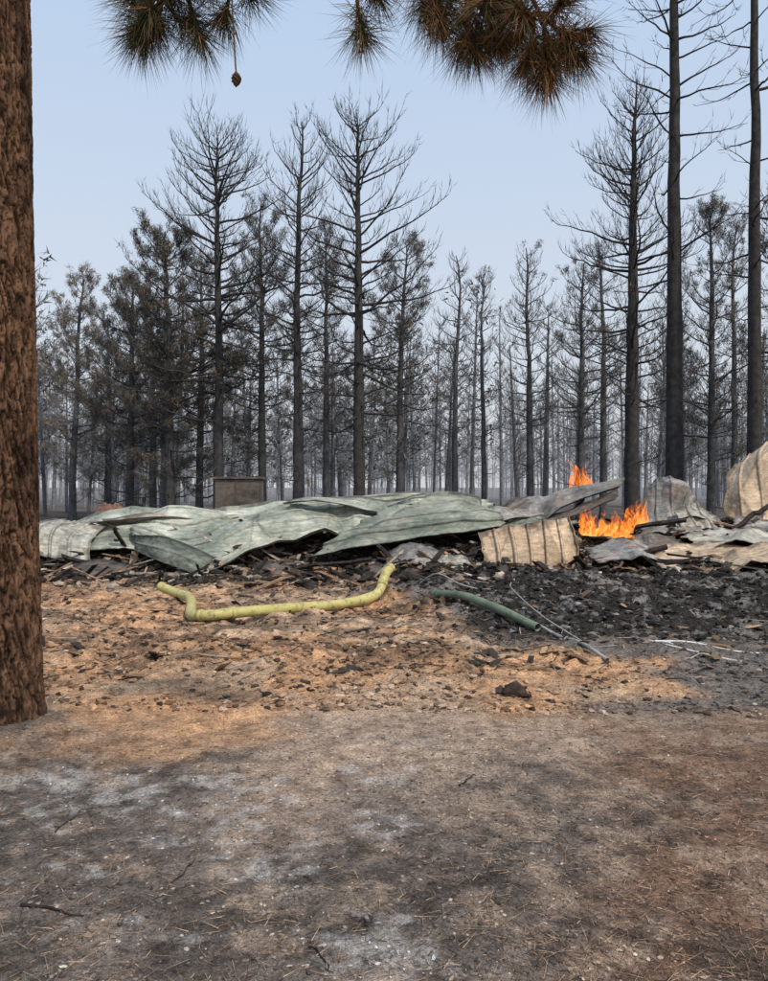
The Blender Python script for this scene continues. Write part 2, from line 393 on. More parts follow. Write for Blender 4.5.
df = MB(); dn = MB()
cand = []
for (y0, y1, n) in [(38, 60, 95), (60, 100, 210), (100, 180, 340), (180, 340, 430)]:
    for _ in range(n):
        yy = random.uniform(y0, y1); xx = random.uniform(-.62, .62) * yy * 1.05
        cand.append((xx, yy))
for (xx, yy) in cand:
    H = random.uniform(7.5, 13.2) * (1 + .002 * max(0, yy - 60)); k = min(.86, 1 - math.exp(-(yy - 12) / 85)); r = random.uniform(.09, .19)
    bk = haze([.035, .032, .032], k); zb = -.3  # trunk colour carries baked haze that grows with distance
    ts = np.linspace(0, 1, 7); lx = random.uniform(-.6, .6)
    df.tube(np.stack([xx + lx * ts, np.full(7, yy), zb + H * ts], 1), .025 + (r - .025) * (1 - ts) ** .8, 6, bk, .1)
    nl = 40 if yy < 100 else 20
    h = RNG.uniform(.25, 1, nl); az = RNG.random(nl) * 6.28; L = (2.2 * (1 - h) ** .6 + .3) * RNG.uniform(.4, 1.1, nl)
    P0 = np.stack([xx + lx * h, np.full(nl, yy), zb + H * h], 1)
    D = np.stack([np.cos(az), np.sin(az), RNG.uniform(-.1, .6, nl) + h * .5], 1)
    P1 = P0 + D * L[:, None] * .5; P2 = P0 + D * L[:, None]; P2[:, 2] += L * .15
    rr = .018 + .00012 * yy
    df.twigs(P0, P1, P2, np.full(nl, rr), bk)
    m_ = nl * (6 if yy < 100 else 4); idx = RNG.integers(0, nl, m_); u = RNG.uniform(.2, 1, (m_, 1)); Q = P0[idx] * (1 - u) + P2[idx] * u
    D2 = D[idx] * .6 + RNG.normal(0, .5, (m_, 3)) + np.array([0, 0, .5]); LL = RNG.uniform(.25, .8, (m_, 1))
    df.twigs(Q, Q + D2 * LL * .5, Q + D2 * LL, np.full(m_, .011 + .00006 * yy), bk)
    pl = .14 + .28 * (xx / yy < .03)
    if random.random() < pl:
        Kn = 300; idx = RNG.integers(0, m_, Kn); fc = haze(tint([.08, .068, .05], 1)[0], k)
        nb_P = (Q + D2 * LL)[idx] + RNG.normal(0, .15, (Kn, 3))
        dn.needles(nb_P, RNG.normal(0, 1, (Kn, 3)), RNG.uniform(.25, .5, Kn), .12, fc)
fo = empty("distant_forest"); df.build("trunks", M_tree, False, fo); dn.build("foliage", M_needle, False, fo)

# ------------------------------------------------------------------ near pine
def bark_mat():
    m, nt, b = new_mat("pine_bark")
    tc = nt.nodes.new("ShaderNodeTexCoord"); mp = nt.nodes.new("ShaderNodeMapping"); mp.inputs["Scale"].default_value = (1, 1, .35)
    nt.links.new(tc.outputs["Object"], mp.inputs[0])
    a = nt.nodes.new("ShaderNodeAttribute"); a.attribute_name = "Col"
    n = noise_node(nt, 30, 8, .75, mp.outputs[0]); r = ramp(nt, n.outputs[0], [(.36, (.25, .23, .22)), (.5, (1, 1, 1)), (.66, (1.8, 1.7, 1.6))])
    c = mix(nt, a.outputs["Color"], r.outputs[0], .95, 'MULTIPLY'); nt.links.new(c, b.inputs["Base Color"])
    b.inputs["Roughness"].default_value = .95; b.inputs["Specular IOR Level"].default_value = .12
    n2 = noise_node(nt, 70, 8, .75, mp.outputs[0]); bp = nt.nodes.new("ShaderNodeBump"); bp.inputs["Strength"].default_value = 1; bp.inputs["Distance"].default_value = .03
    nt.links.new(n2.outputs[0], bp.inputs["Height"]); nt.links.new(bp.outputs[0], b.inputs["Normal"])
    return m
M_bark = bark_mat()
near = empty("pine_tree")
tx, ty = -2.50, 5.0
nz, na = 1000, 240
zz = np.linspace(-.15, 9.5, nz); aa = np.linspace(0, 2 * math.pi, na, endpoint=False)
ZZ, AA = np.meshgrid(zz, aa, indexing='ij')
R0 = .255 - .0060 * ZZ + .05 * np.exp(-np.clip(ZZ, 0, None) / .14) + .010 * np.sin(AA * 3 + 1) * np.exp(-ZZ / 1.2)
cx, cyy = np.cos(AA) * 1.0, np.sin(AA) * 1.0
u = AA / (2 * math.pi) * 26
warp = (fbm(cx * 3 + 7, ZZ * 3.2 + cyy * 3, 71) - .5) * 4.0 + (fbm(cx * 9, ZZ * 9 + cyy * 7, 72) - .5) * 1.4
fis = np.abs(((u + warp) % 1) - .5) * 2
crk = np.abs(((ZZ * 9 + np.floor(u + warp) * .37 + (fbm(cx * 6, ZZ * 5 + cyy * 6, 73) - .5) * 4) % 1) - .5) * 2
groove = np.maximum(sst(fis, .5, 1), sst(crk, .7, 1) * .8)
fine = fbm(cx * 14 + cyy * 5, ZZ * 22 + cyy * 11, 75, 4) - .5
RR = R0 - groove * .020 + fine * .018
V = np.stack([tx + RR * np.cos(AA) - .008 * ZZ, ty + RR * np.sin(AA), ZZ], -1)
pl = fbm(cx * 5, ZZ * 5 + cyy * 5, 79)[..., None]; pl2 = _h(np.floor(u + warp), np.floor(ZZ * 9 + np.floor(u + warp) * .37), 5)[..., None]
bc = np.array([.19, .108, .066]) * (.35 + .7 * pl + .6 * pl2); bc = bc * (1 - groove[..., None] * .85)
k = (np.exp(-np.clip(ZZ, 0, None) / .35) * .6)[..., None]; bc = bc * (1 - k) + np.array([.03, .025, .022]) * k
i = np.arange(nz - 1)[:, None] * na; j = np.arange(na)[None]; j2 = (j + 1) % na
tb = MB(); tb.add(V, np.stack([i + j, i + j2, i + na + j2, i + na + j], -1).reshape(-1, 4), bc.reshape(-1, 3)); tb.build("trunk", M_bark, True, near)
cb_ = MB(); cn_ = MB()
grow(cb_, cn_, tx - .07, ty, 8, .19, .10, 2.6, 40, .6, 0, z0=9.2, bark=(.10, .065, .045), fcol=(.06, .075, .03), snags=0)
cb_.build("upper_branches", M_tree, True, near); cn_.build("upper_needles", M_needle, False, near)
lb = MB(); ln = MB()
main = np.array([(-2.5, 5.0, 5.2), (-2.0, 4.6, 4.95), (-1.4, 4.1, 4.65), (-.8, 3.8, 4.42), (-.2, 3.65, 4.28), (.4, 3.6, 4.18), (.8, 3.58, 4.06), (1.0, 3.6, 3.98)])
lb.tube(main, np.linspace(.05, .012, len(main)), 8, [.07, .045, .033], .15)
def tuft(root, tip, rad=.21, n=330, brown=.3, droop=.5):
    root = np.array(root, float); tip = np.array(tip, float); ax = tip - root; Ls = np.linalg.norm(ax)
    ts = np.linspace(0, 1, 7)[:, None]; sag = np.zeros((7, 3)); sag[:, 2] = -.04 * np.sin(ts[:, 0] * math.pi)
    pts = root + ax * ts + sag + RNG.normal(0, .006, (7, 3))
    lb.tube(pts, np.linspace(.011, .006, 7), 6, [.085, .05, .03], .2)
    u_ = RNG.uniform(.25, 1.02, n) ** .8
    P = np.stack([np.interp(u_, ts[:, 0], pts[:, c]) for c in range(3)], 1)
    a_ = ax / Ls; D = a_[None] * RNG.uniform(.15, 1.0, (n, 1)) + RNG.normal(0, .55, (n, 3)); D /= np.linalg.norm(D, axis=1)[:, None]
    D[:, 2] -= droop * .4
    br = RNG.random(n) < brown
    cols = np.where(br[:, None], tint([.24, .115, .045], n, .5), tint([.050, .058, .026], n, .5))
    LL = RNG.uniform(.6, 1.2, n) * rad
    Dn = D / np.linalg.norm(D, axis=1)[:, None]; mid = P + Dn * LL[:, None] * .5; end = mid + (Dn + RNG.normal(0, .15, (n, 3)) + np.array([0, 0, -.2])) * LL[:, None] * .5
    ln.twigs(P, mid, end, np.full(n, .0017), cols)
def cluster(cx_, cy_, cz_, nt_, spread, **k):
    hub = np.array([cx_, cy_, cz_]); st0 = np.array([np.interp(cx_ - .1, main[:, 0], main[:, c]) for c in range(3)])
    lb.tube([st0, (st0 + hub) / 2 + RNG.normal(0, .02, 3), hub], [.014, .012, .009], 6, [.08, .05, .033], .2)
    for _ in range(nt_):
        d = RNG.normal(0, 1, 3) * np.array([1, .8, .6]) + np.array([0, 0, -.4]); d /= np.linalg.norm(d)
        tuft(hub, hub + d * spread * RNG.uniform(.6, 1.1), **k)
cluster(-1.08, 3.75, 3.98, 8, .26, brown=.25, n=220)
tuft((-1.05, 3.7, 4.0), (-1.15, 3.65, 3.72), n=260, brown=.2)
tuft((-.95, 3.7, 4.0), (-.86, 3.6, 3.70), n=260, brown=.2)
cluster(-.72, 3.65, 4.0, 5, .24, brown=.2, n=220)
tuft((-.14, 3.62, 4.0), (-.10, 3.6, 3.70), rad=.19, n=320, brown=.4)
tuft((-.14, 3.62, 4.05), (-.02, 3.6, 3.9), rad=.18, n=200, brown=.4)
cluster(.16, 3.6, 3.98, 4, .20, brown=.35, n=220)
tuft((.2, 3.6, 3.95), (.27, 3.58, 3.75), rad=.2, n=280, brown=.5)
cluster(.40, 3.58, 3.86, 5, .22, brown=.4, n=240)
tuft((.38, 3.58, 3.85), (.42, 3.55, 3.60), rad=.18, n=360, brown=.5)
tuft((.45, 3.58, 3.85), (.54, 3.55, 3.66), rad=.18, n=280, brown=.5)
cluster(.72, 3.58, 3.80, 6, .24, brown=.5, n=260)
tuft((.74, 3.58, 3.8), (.74, 3.55, 3.50), rad=.21, n=560, brown=.6)
tuft((.70, 3.56, 3.8), (.66, 3.55, 3.56), rad=.2, n=360, brown=.6)
tuft((.78, 3.58, 3.8), (.90, 3.55, 3.60), rad=.2, n=360, brown=.4)
lb.build("overhanging_limb", M_tree, True, near); ln.build("needle_tufts", M_needle, False, near)
cone = MB(); cpos = (-.69, 3.6, 3.50); u_, v_ = 9, 12
vv = []
for a in range(u_):
    for b in range(v_):
        t = a / (u_ - 1); rr = .019 * math.sin(math.pi * min(.97, t * .9 + .08)) * (1 + .35 * ((a + b) % 2)); vv.append((cpos[0] + rr * math.cos(b * 6.283 / v_), cpos[1] + rr * math.sin(b * 6.283 / v_), cpos[2] + .07 * (.5 - t)))
ff = [[a * v_ + b, a * v_ + (b + 1) % v_, (a + 1) * v_ + (b + 1) % v_, (a + 1) * v_ + b] for a in range(u_ - 1) for b in range(v_)]
cone.add(vv, ff, [.07, .045, .03]); cone.tube([(-.69, 3.6, 3.53), (-.70, 3.6, 3.68), (-.72, 3.64, 3.95)], [.004] * 3, 5, [.08, .05, .03]); cone.build("pine_cone", M_tree, False, near)

# ------------------------------------------------------------------ sheet metal
def metal(name, c1, c2, soot=(.035, .030, .027), sootamt=.5, metallic=.2, rough=.5, rust=(.25, .13, .07), rustamt=.5):
    m, nt, b = new_mat(name)
    tc = nt.nodes.new("ShaderNodeTexCoord"); O = tc.outputs["Object"]
    n1 = noise_node(nt, 1.1, 7, .65, O); base = ramp(nt, n1.outputs[0], [(.38, c1), (.62, c2)]).outputs[0]
    n2 = noise_node(nt, 2.2, 10, .75, O); k = ramp(nt, n2.outputs[0], [(.50, (0, 0, 0)), (.62, (rustamt,) * 3)]).outputs[0]
    base = mix(nt, base, rust, k)
    n3 = noise_node(nt, 1.7, 12, .78, O); n3.inputs["Distortion"].default_value = .5
    k = ramp(nt, n3.outputs[0], [(.49, (0, 0, 0)), (.66, (sootamt,) * 3)]).outputs[0]
    base = mix(nt, base, soot, k)
    mp = nt.nodes.new("ShaderNodeMapping"); mp.inputs["Scale"].default_value = (.35, 1.6, 1.6); nt.links.new(O, mp.inputs[0])
    n4 = noise_node(nt, 14, 8, .75, mp.outputs[0]); k4 = ramp(nt, n4.outputs[0], [(.34, (.55,) * 3), (.66, (1.35,) * 3)]).outputs[0]
    base = mix(nt, base, k4, 1.0, 'MULTIPLY')
    a = nt.nodes.new("ShaderNodeAttribute"); a.attribute_name = "Col"; base = mix(nt, base, a.outputs["Color"], 1.0, 'MULTIPLY')
    nt.links.new(base, b.inputs["Base Color"]); b.inputs["Metallic"].default_value = metallic
    rr = ramp(nt, n2.outputs[0], [(.3, (rough,) * 3), (.7, (min(1, rough + .3),) * 3)]); nt.links.new(rr.outputs[0], b.inputs["Roughness"])
    bp = nt.nodes.new("ShaderNodeBump"); bp.inputs["Strength"].default_value = .4; bp.inputs["Distance"].default_value = .03
    n5 = noise_node(nt, 7, 5, .65, O); nt.links.new(n5.outputs[0], bp.inputs["Height"]); nt.links.new(bp.outputs[0], b.inputs["Normal"])
    return m
M_green = metal("green_roof_metal", (.20, .225, .18), (.50, .52, .44), sootamt=.5, rustamt=.5, rust=(.40, .35, .25))
M_dgreen = metal("dark_green_roof_metal", (.13, .155, .125), (.28, .305, .25), sootamt=.5, rustamt=.4, rust=(.32, .29, .22))
M_pale = metal("scorched_pale_metal", (.34, .335, .285), (.54, .51, .43), sootamt=.6, rustamt=.6, rust=(.34, .24, .15))
M_tanm = metal("heat_tanned_metal", (.42, .30, .19), (.60, .47, .33), sootamt=.5, rustamt=.5)
M_grey = metal("burnt_grey_metal", (.18, .175, .165), (.38, .36, .33), sootamt=.8, rustamt=.6)
M_rust = metal("rusted_steel", (.085, .072, .06), (.17, .14, .12), sootamt=.7, rustamt=.5, rust=(.18, .11, .075))

def cr(P, t):
    n = len(P) - 1; f = np.clip(t, 0, 1) * n; i = np.minimum(f.astype(int), n - 1); u = (f - i)[:, None]
    P = np.asarray(P); E = np.concatenate([[2 * P[0] - P[1]], P, [2 * P[-1] - P[-2]]]); sh = P.shape[1:]
    u = u.reshape((-1,) + (1,) * len(sh))
    a, b, c, d = E[i], E[i + 1], E[i + 2], E[i + 3]
    return .5 * (2 * b + (c - a) * u + (2 * a - 5 * b + 4 * c - d) * u ** 2 + (3 * b - 3 * c + d - a) * u ** 3)
def sheet(name, ctrl, mat, nu=160, nv=70, ribs=8, along='u', amp=.03, crum=.05, rag=.02, parent=None, seed=0, duty=.16, folds=6, dark=.45):
    C = np.array(ctrl, float)
    u = np.linspace(0, 1, nu); v = np.linspace(0, 1, nv)
    A = cr(C, v)
    G = cr(A.transpose(1, 0, 2), u).transpose(1, 0, 2)
    U, Vv = np.meshgrid(u, v)
    e = (fbm(Vv * 9, Vv * 0 + seed, 91 + seed) - .5) * rag * 2
    du = np.gradient(G, axis=1) * nu; dv = np.gradient(G, axis=0) * nv
    G = G + du * (e * (np.abs(U - .5) * 2) ** 8)[..., None]
    e = (fbm(U * 12, U * 0 + seed, 95 + seed) - .5) * rag * 2; G = G + dv * (e * (np.abs(Vv - .5) * 2) ** 8)[..., None]
    N = np.cross(du, dv); N /= np.linalg.norm(N, axis=2)[..., None] + 1e-9
    w = (Vv if along == 'u' else U) * ribs
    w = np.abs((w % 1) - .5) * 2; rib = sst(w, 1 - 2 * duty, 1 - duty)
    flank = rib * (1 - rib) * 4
    rg = np.random.default_rng(500 + seed)
    Lu = np.linalg.norm(C[0, -1] - C[0, 0]); Lv = np.linalg.norm(C[-1, 0] - C[0, 0])
    d = rib * amp; cr_dark = np.zeros_like(d)
    for q in range(folds):
        an = rg.uniform(0, math.pi); cu, cv = rg.uniform(.1, .9), rg.uniform(.1, .9)
        t_ = ((U - cu) * Lu * math.cos(an) + (Vv - cv) * Lv * math.sin(an)) + (fbm(U * 3 + q, Vv * 3, 60 + q) - .5) * .25
        wd = rg.uniform(.2, .6); hh = rg.uniform(-1, 1) * crum * 1.8
        along_ = ((U - cu) * Lu * -math.sin(an) + (Vv - cv) * Lv * math.cos(an)); fall = np.exp(-(along_ / rg.uniform(.6, 1.6)) ** 2)
        d = d + hh * np.clip(1 - np.abs(t_) / wd, 0, 1) * fall
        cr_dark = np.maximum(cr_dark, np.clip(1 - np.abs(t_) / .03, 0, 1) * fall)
    d = d + (fbm(U * 4 + seed, Vv * 3, 97 + seed, 3) - .5) * crum
    G = G + N * d[..., None]
    edge = np.minimum(np.minimum(U, 1 - U) * Lu, np.minimum(Vv, 1 - Vv) * Lv)
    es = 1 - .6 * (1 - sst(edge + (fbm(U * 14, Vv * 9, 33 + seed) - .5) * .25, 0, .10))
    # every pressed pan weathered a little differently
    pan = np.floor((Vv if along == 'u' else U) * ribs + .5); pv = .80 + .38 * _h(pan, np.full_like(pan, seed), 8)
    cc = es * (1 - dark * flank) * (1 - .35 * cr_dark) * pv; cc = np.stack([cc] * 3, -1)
    m = MB(); i = np.arange(nv - 1)[:, None] * nu; j = np.arange(nu - 1)[None]
    m.add(G, np.stack([i + j, i + j + 1, i + nu + j + 1, i + nu + j], -1).reshape(-1, 4), cc.reshape(-1, 3))
    ob = m.build(name, mat, True, parent)
    md = ob.modifiers.new("thickness", 'SOLIDIFY'); md.thickness = .007; md.offset = 0
    return ob

roof = empty("collapsed_metal_roof")
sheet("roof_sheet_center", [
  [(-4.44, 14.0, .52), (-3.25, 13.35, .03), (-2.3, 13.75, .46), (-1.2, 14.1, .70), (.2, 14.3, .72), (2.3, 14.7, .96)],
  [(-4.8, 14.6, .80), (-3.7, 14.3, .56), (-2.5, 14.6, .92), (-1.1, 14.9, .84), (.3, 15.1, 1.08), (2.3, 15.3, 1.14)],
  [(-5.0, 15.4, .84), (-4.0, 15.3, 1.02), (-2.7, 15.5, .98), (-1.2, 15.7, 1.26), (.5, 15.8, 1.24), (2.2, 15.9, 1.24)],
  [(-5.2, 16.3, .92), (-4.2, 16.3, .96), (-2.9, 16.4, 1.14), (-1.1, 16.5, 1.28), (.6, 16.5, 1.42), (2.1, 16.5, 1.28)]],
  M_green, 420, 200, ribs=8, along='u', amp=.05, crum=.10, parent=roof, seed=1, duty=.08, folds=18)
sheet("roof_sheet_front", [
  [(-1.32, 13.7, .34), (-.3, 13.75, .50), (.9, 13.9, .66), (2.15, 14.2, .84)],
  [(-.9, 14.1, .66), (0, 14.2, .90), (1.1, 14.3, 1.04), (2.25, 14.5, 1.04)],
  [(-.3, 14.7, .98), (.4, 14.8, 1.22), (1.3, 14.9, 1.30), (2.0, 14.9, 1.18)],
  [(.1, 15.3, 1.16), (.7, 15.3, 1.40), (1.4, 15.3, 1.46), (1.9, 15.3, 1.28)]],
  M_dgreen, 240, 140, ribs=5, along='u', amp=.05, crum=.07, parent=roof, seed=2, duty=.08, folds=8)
sheet("roof_sheet_left", [
  [(-5.9, 14.0, .36), (-5.2, 14.1, .42), (-4.4, 14.3, .46), (-3.6, 14.5, .50)],
  [(-6.25, 14.7, .66), (-5.5, 14.8, .86), (-4.5, 14.9, .92), (-3.5, 15.0, .80)],
  [(-6.4, 15.5, .74), (-5.6, 15.7, .98), (-4.6, 15.9, 1.06), (-3.3, 16.0, 1.02)],
  [(-6.3, 16.2, .66), (-5.8, 16.5, .92), (-4.6, 16.7, 1.04), (-3.2, 16.8, 1.0)]],
  M_green, 220, 140, ribs=7, along='u', amp=.05, crum=.09, parent=roof, seed=3, duty=.08, folds=9)
sheet("roof_flap_left", [
  [(-6.35, 13.75, .42), (-6.0, 13.8, .30), (-5.3, 13.9, .26)],
  [(-6.5, 14.1, .86), (-6.1, 14.2, .78), (-5.4, 14.2, .56)],
  [(-6.2, 14.6, .90), (-5.9, 14.7, .92), (-5.3, 14.7, .84)]],
  M_pale, 80, 60, ribs=4, along='v', amp=.03, crum=.07, parent=roof, seed=4, duty=.1)
sheet("roof_fold_face", [
  [(-4.5, 13.95, .46), (-3.9, 13.55, .26), (-3.2, 13.28, .0)],
  [(-4.55, 14.0, .74), (-3.8, 13.7, .66), (-2.95, 13.5, .32)]],
  M_dgreen, 70, 24, ribs=2, along='u', amp=.02, crum=.04, parent=roof, seed=5, duty=.1)
sheet("roof_sheet_far", [
  [(-2.2, 16.4, 1.10), (-1.0, 16.4, 1.25), (.6, 16.5, 1.36), (1.9, 16.5, 1.34)],
  [(-2.2, 17.3, 1.16), (-1.0, 17.4, 1.34), (.6, 17.4, 1.47), (1.9, 17.4, 1.40)]],
  M_pale, 120, 50, ribs=4, along='u', amp=.03, crum=.1, parent=roof, seed=6, duty=.1)
sheet("roof_strip", [
  [(-5.6, 14.6, .92), (-4.3, 14.8, 1.02), (-3.0, 15.0, .98)],
  [(-5.5, 15.0, 1.03), (-4.3, 15.2, 1.10), (-2.9, 15.3, 1.08)]],
  M_pale, 120, 30, ribs=2, along='u', amp=.03, crum=.08, parent=roof, seed=31, duty=.1)
sheet("roof_strip", [
  [(-2.0, 15.4, 1.18), (-.9, 15.2, 1.22), (.2, 15.1, 1.20), (.9, 15.0, 1.22)],
  [(-1.9, 15.8, 1.26), (-.8, 15.7, 1.36), (.4, 15.6, 1.38), (1.1, 15.4, 1.42)]],
  M_green, 140, 30, ribs=2, along='u', amp=.03, crum=.07, parent=roof, seed=32, duty=.1)
sheet("bent_roof_plate", [
  [(2.0, 14.4, .90), (2.8, 14.5, 1.06), (3.6, 14.6, 1.26), (4.5, 14.7, 1.58)],
  [(2.1, 15.0, 1.12), (2.9, 15.1, 1.26), (3.7, 15.2, 1.46), (4.75, 15.3, 1.76)],
  [(2.3, 15.6, 1.20), (3.0, 15.7, 1.30), (3.8, 15.8, 1.46), (4.85, 15.9, 1.74)]],
  M_grey, 140, 80, ribs=4, along='u', amp=.04, crum=.06, parent=roof, seed=7, duty=.08)
sheet("bent_roof_plate_under", [
  [(2.6, 14.2, .80), (3.3, 14.3, .98), (4.3, 14.4, 1.36)],
  [(2.6, 14.6, .95), (3.4, 14.7, 1.14), (4.5, 14.7, 1.52)]],
  M_rust, 80, 40, ribs=3, along='u', amp=.03, crum=.06, parent=roof, seed=27, duty=.08)
sheet("bent_roof_plate_lower", [
  [(2.2, 13.9, .62), (2.9, 14.1, .76), (3.6, 14.2, .90)],
  [(2.1, 14.5, .88), (2.9, 14.6, 1.06), (3.6, 14.7, 1.14)]],
  M_dgreen, 80, 40, ribs=3, along='u', amp=.03, crum=.1, parent=roof, seed=8, duty=.1)

sheet("corrugated_wall_panel", [
  [(1.78, 13.45, .03), (2.3, 13.38, .0), (2.85, 13.42, .08), (3.40, 13.5, .14)],
  [(1.74, 13.6, .42), (2.3, 13.5, .46), (2.85, 13.55, .52), (3.40, 13.6, .58)],
  [(1.70, 13.8, .78), (2.25, 13.75, .90), (2.85, 13.75, .98), (3.33, 13.8, 1.06)]],
  M_tanm, 150, 60, ribs=6, along='v', amp=.045, crum=.03, seed=11, duty=.12, dark=.6)
sheet("bent_metal_panel", [
  [(5.1, 15.2, .72), (5.7, 15.1, .62), (6.3, 15.3, .80)],
  [(5.2, 15.6, 1.10), (5.8, 15.5, 1.15), (6.35, 15.6, 1.12)],
  [(5.50, 15.9, 1.66), (5.80, 15.8, 1.74), (6.25, 15.9, 1.35)]],
  M_grey, 90, 80, ribs=4, along='v', amp=.03, crum=.09, seed=12, rag=.05, duty=.1)
sheet("bent_metal_panel", [
  [(5.9, 14.9, .62), (6.3, 14.9, .66), (6.7, 15.0, .74)],
  [(5.7, 15.2, 1.16), (6.1, 15.3, 1.30), (6.5, 15.3, 1.12)]],
  M_pale, 60, 50, ribs=3, along='v', amp=.03, crum=.07, seed=33, rag=.05, duty=.1)
sheet("bent_metal_panel", [
  [(4.9, 14.6, .66), (5.5, 14.5, .70), (6.1, 14.7, .80)],
  [(5.0, 15.1, .84), (5.6, 15.1, 1.0), (6.2, 15.1, 1.0)],
  [(5.2, 15.7, .98), (5.7, 15.7, 1.1), (6.4, 15.7, 1.12)]],
  M_grey, 90, 70, ribs=4, along='u', amp=.03, crum=.10, seed=13, rag=.05, duty=.08)
sheet("bent_corrugated_sheet", [
  [(6.75, 15.3, .72), (7.4, 15.0, .60), (8.4, 14.8, .6), (9.6, 15.0, .62)],
  [(6.90, 15.6, 1.2), (7.5, 15.2, 1.2), (8.5, 15.1, 1.2), (9.7, 15.2, 1.1)],
  [(7.10, 15.9, 1.75), (7.6, 15.6, 2.0), (8.6, 15.4, 2.1), (9.7, 15.5, 1.7)],
  [(7.35, 16.1, 2.05), (7.9, 15.9, 2.45), (8.8, 15.8, 2.6), (9.8, 15.8, 2.0)]],
  M_tanm, 150, 110, ribs=6, along='v', amp=.035, crum=.10, seed=14, rag=.04, duty=.1, folds=10, dark=.6)
sheet("bent_corrugated_sheet", [
  [(6.5, 14.6, .70), (7.2, 14.5, .66), (8.2, 14.5, .70)],
  [(6.9, 15.1, 1.0), (7.4, 15.0, 1.05), (8.3, 15.0, 1.10)]],
  M_grey, 80, 50, ribs=4, along='u', amp=.03, crum=.10, seed=34, rag=.04, duty=.1)
for (cx_, cy_, z0, w, dd, s_, mt) in [(5.6, 13.1, .42, .95, .5, 15, M_tanm), (6.3, 12.7, .34, .7, .35, 16, M_tanm), (6.5, 13.9, .62, .9, .6, 17, M_pale), (.55, 13.4, .26, .5, .3, 18, M_grey), (-.2, 13.2, .16, .5, .25, 19, M_rust), (7.6, 13.6, .5, .8, .4, 20, M_grey), (4.3, 13.4, .42, .7, .4, 24, M_grey), (-6.6, 14.6, .35, .6, .5, 25, M_rust), (1.1, 13.2, .14, .45, .2, 26, M_pale), (-4.9, 13.2, .16, .5, .3, 27, M_rust), (7.0, 12.6, .3, .6, .3, 35, M_pale), (-1.9, 13.3, .1, .4, .25, 36, M_rust), (4.9, 13.9, .66, .5, .3, 37, M_rust)]:
    sheet("scrap_metal_sheet", [[(cx_ - w, cy_ - dd, z0 - .12), (cx_, cy_ - dd * 1.1, z0 - .04), (cx_ + w, cy_ - dd * .8, z0 - .1)],
      [(cx_ - w, cy_ + dd, z0 + .08), (cx_, cy_ + dd, z0 + .2), (cx_ + w, cy_ + dd, z0 + .06)]], mt, 70, 40, ribs=5, along='u', amp=.02, crum=.08, seed=s_, rag=.08, duty=.08)

# ------------------------------------------------------------------ rubble heap
rb = MB()
def inpile(n):
    x = RNG.uniform(-7.2, 11, n); y = RNG.normal(14.2, 1.1, n); y = np.clip(y, 11.8 + RNG.random(n) * 1.2, 18.5); return x, y
x, y = inpile(9000); n = len(x); sz = .03 + .20 * RNG.random(n) ** 4
cols = tint([.038, .033, .030], n, .5); q = RNG.random(n)
k = q > .66; cols[k] = tint([.17, .115, .08], k.sum(), .5); k = q > .86; cols[k] = tint([.32, .27, .22], k.sum())
rb.rocks(np.stack([x, y, gh(x, y) + sz * .15], 1), np.stack([sz * 1.3, sz, sz * .7], 1), cols, .5)
x, y = inpile(1300); n = len(x); L = .12 + 1.1 * RNG.random(n) ** 1.9; cols = tint([.045, .038, .032], n, .5)
q = RNG.random(n); k = q > .62; cols[k] = tint([.22, .145, .095], k.sum(), .5); k = q > .86; cols[k] = tint([.40, .35, .29], k.sum())
rb.chunks(np.stack([x, y, gh(x, y) + .08], 1), np.stack([L, RNG.uniform(.02, .11, n), RNG.uniform(.01, .04, n)], 1), RNG.random(n) * 6.28, RNG.normal(0, .3, n), cols, .25)
x = RNG.uniform(.4, 9, 16000); y = RNG.uniform(7.8, 13.5, 16000); kk = charmask(x, y) > .3 + .4 * RNG.random(16000); x, y = x[kk], y[kk]; n = len(x); sz = .010 + .085 * RNG.random(n) ** 7
cols = tint([.034, .031, .029], n, .55); q = RNG.random(n); k = q > .84; cols[k] = tint([.15, .14, .13], k.sum(), .5)
rb.rocks(np.stack([x, y, gh(x, y) + sz * .1], 1), np.stack([sz * 1.4, sz, sz * .7], 1), cols, .55)
rb.build("burnt_rubble_pile", M_rubble)
for (ax, ay, az, bx, by, bz, r) in [(4.0, 14.6, .7, 5.6, 14.3, 1.0, .05), (3.3, 13.2, .25, 4.9, 13.3, .55, .05), (4.6, 13.0, .35, 6.2, 12.6, .3, .045), (-1.8, 13.5, .15, -.2, 13.3, .35, .04), (0.2, 13.2, .1, 1.6, 13.5, .45, .035), (-6.8, 14.3, .55, -5.2, 13.6, .25, .04), (3.6, 15.2, .9, 4.2, 15.6, 1.6, .04), (6.6, 14.6, .8, 7.6, 15.0, 1.3, .05), (-.1, 13.6, .55, .45, 13.1, .12, .04)]:
    b = MB(); ts = np.linspace(0, 1, 9)[:, None]; p = np.array([ax, ay, az]) * (1 - ts) + np.array([bx, by, bz]) * ts + RNG.normal(0, .012, (9, 3))
    b.tube(p, np.full(9, r), 5, [.035, .03, .028], .35); b.build("charred_timber", M_rubble)

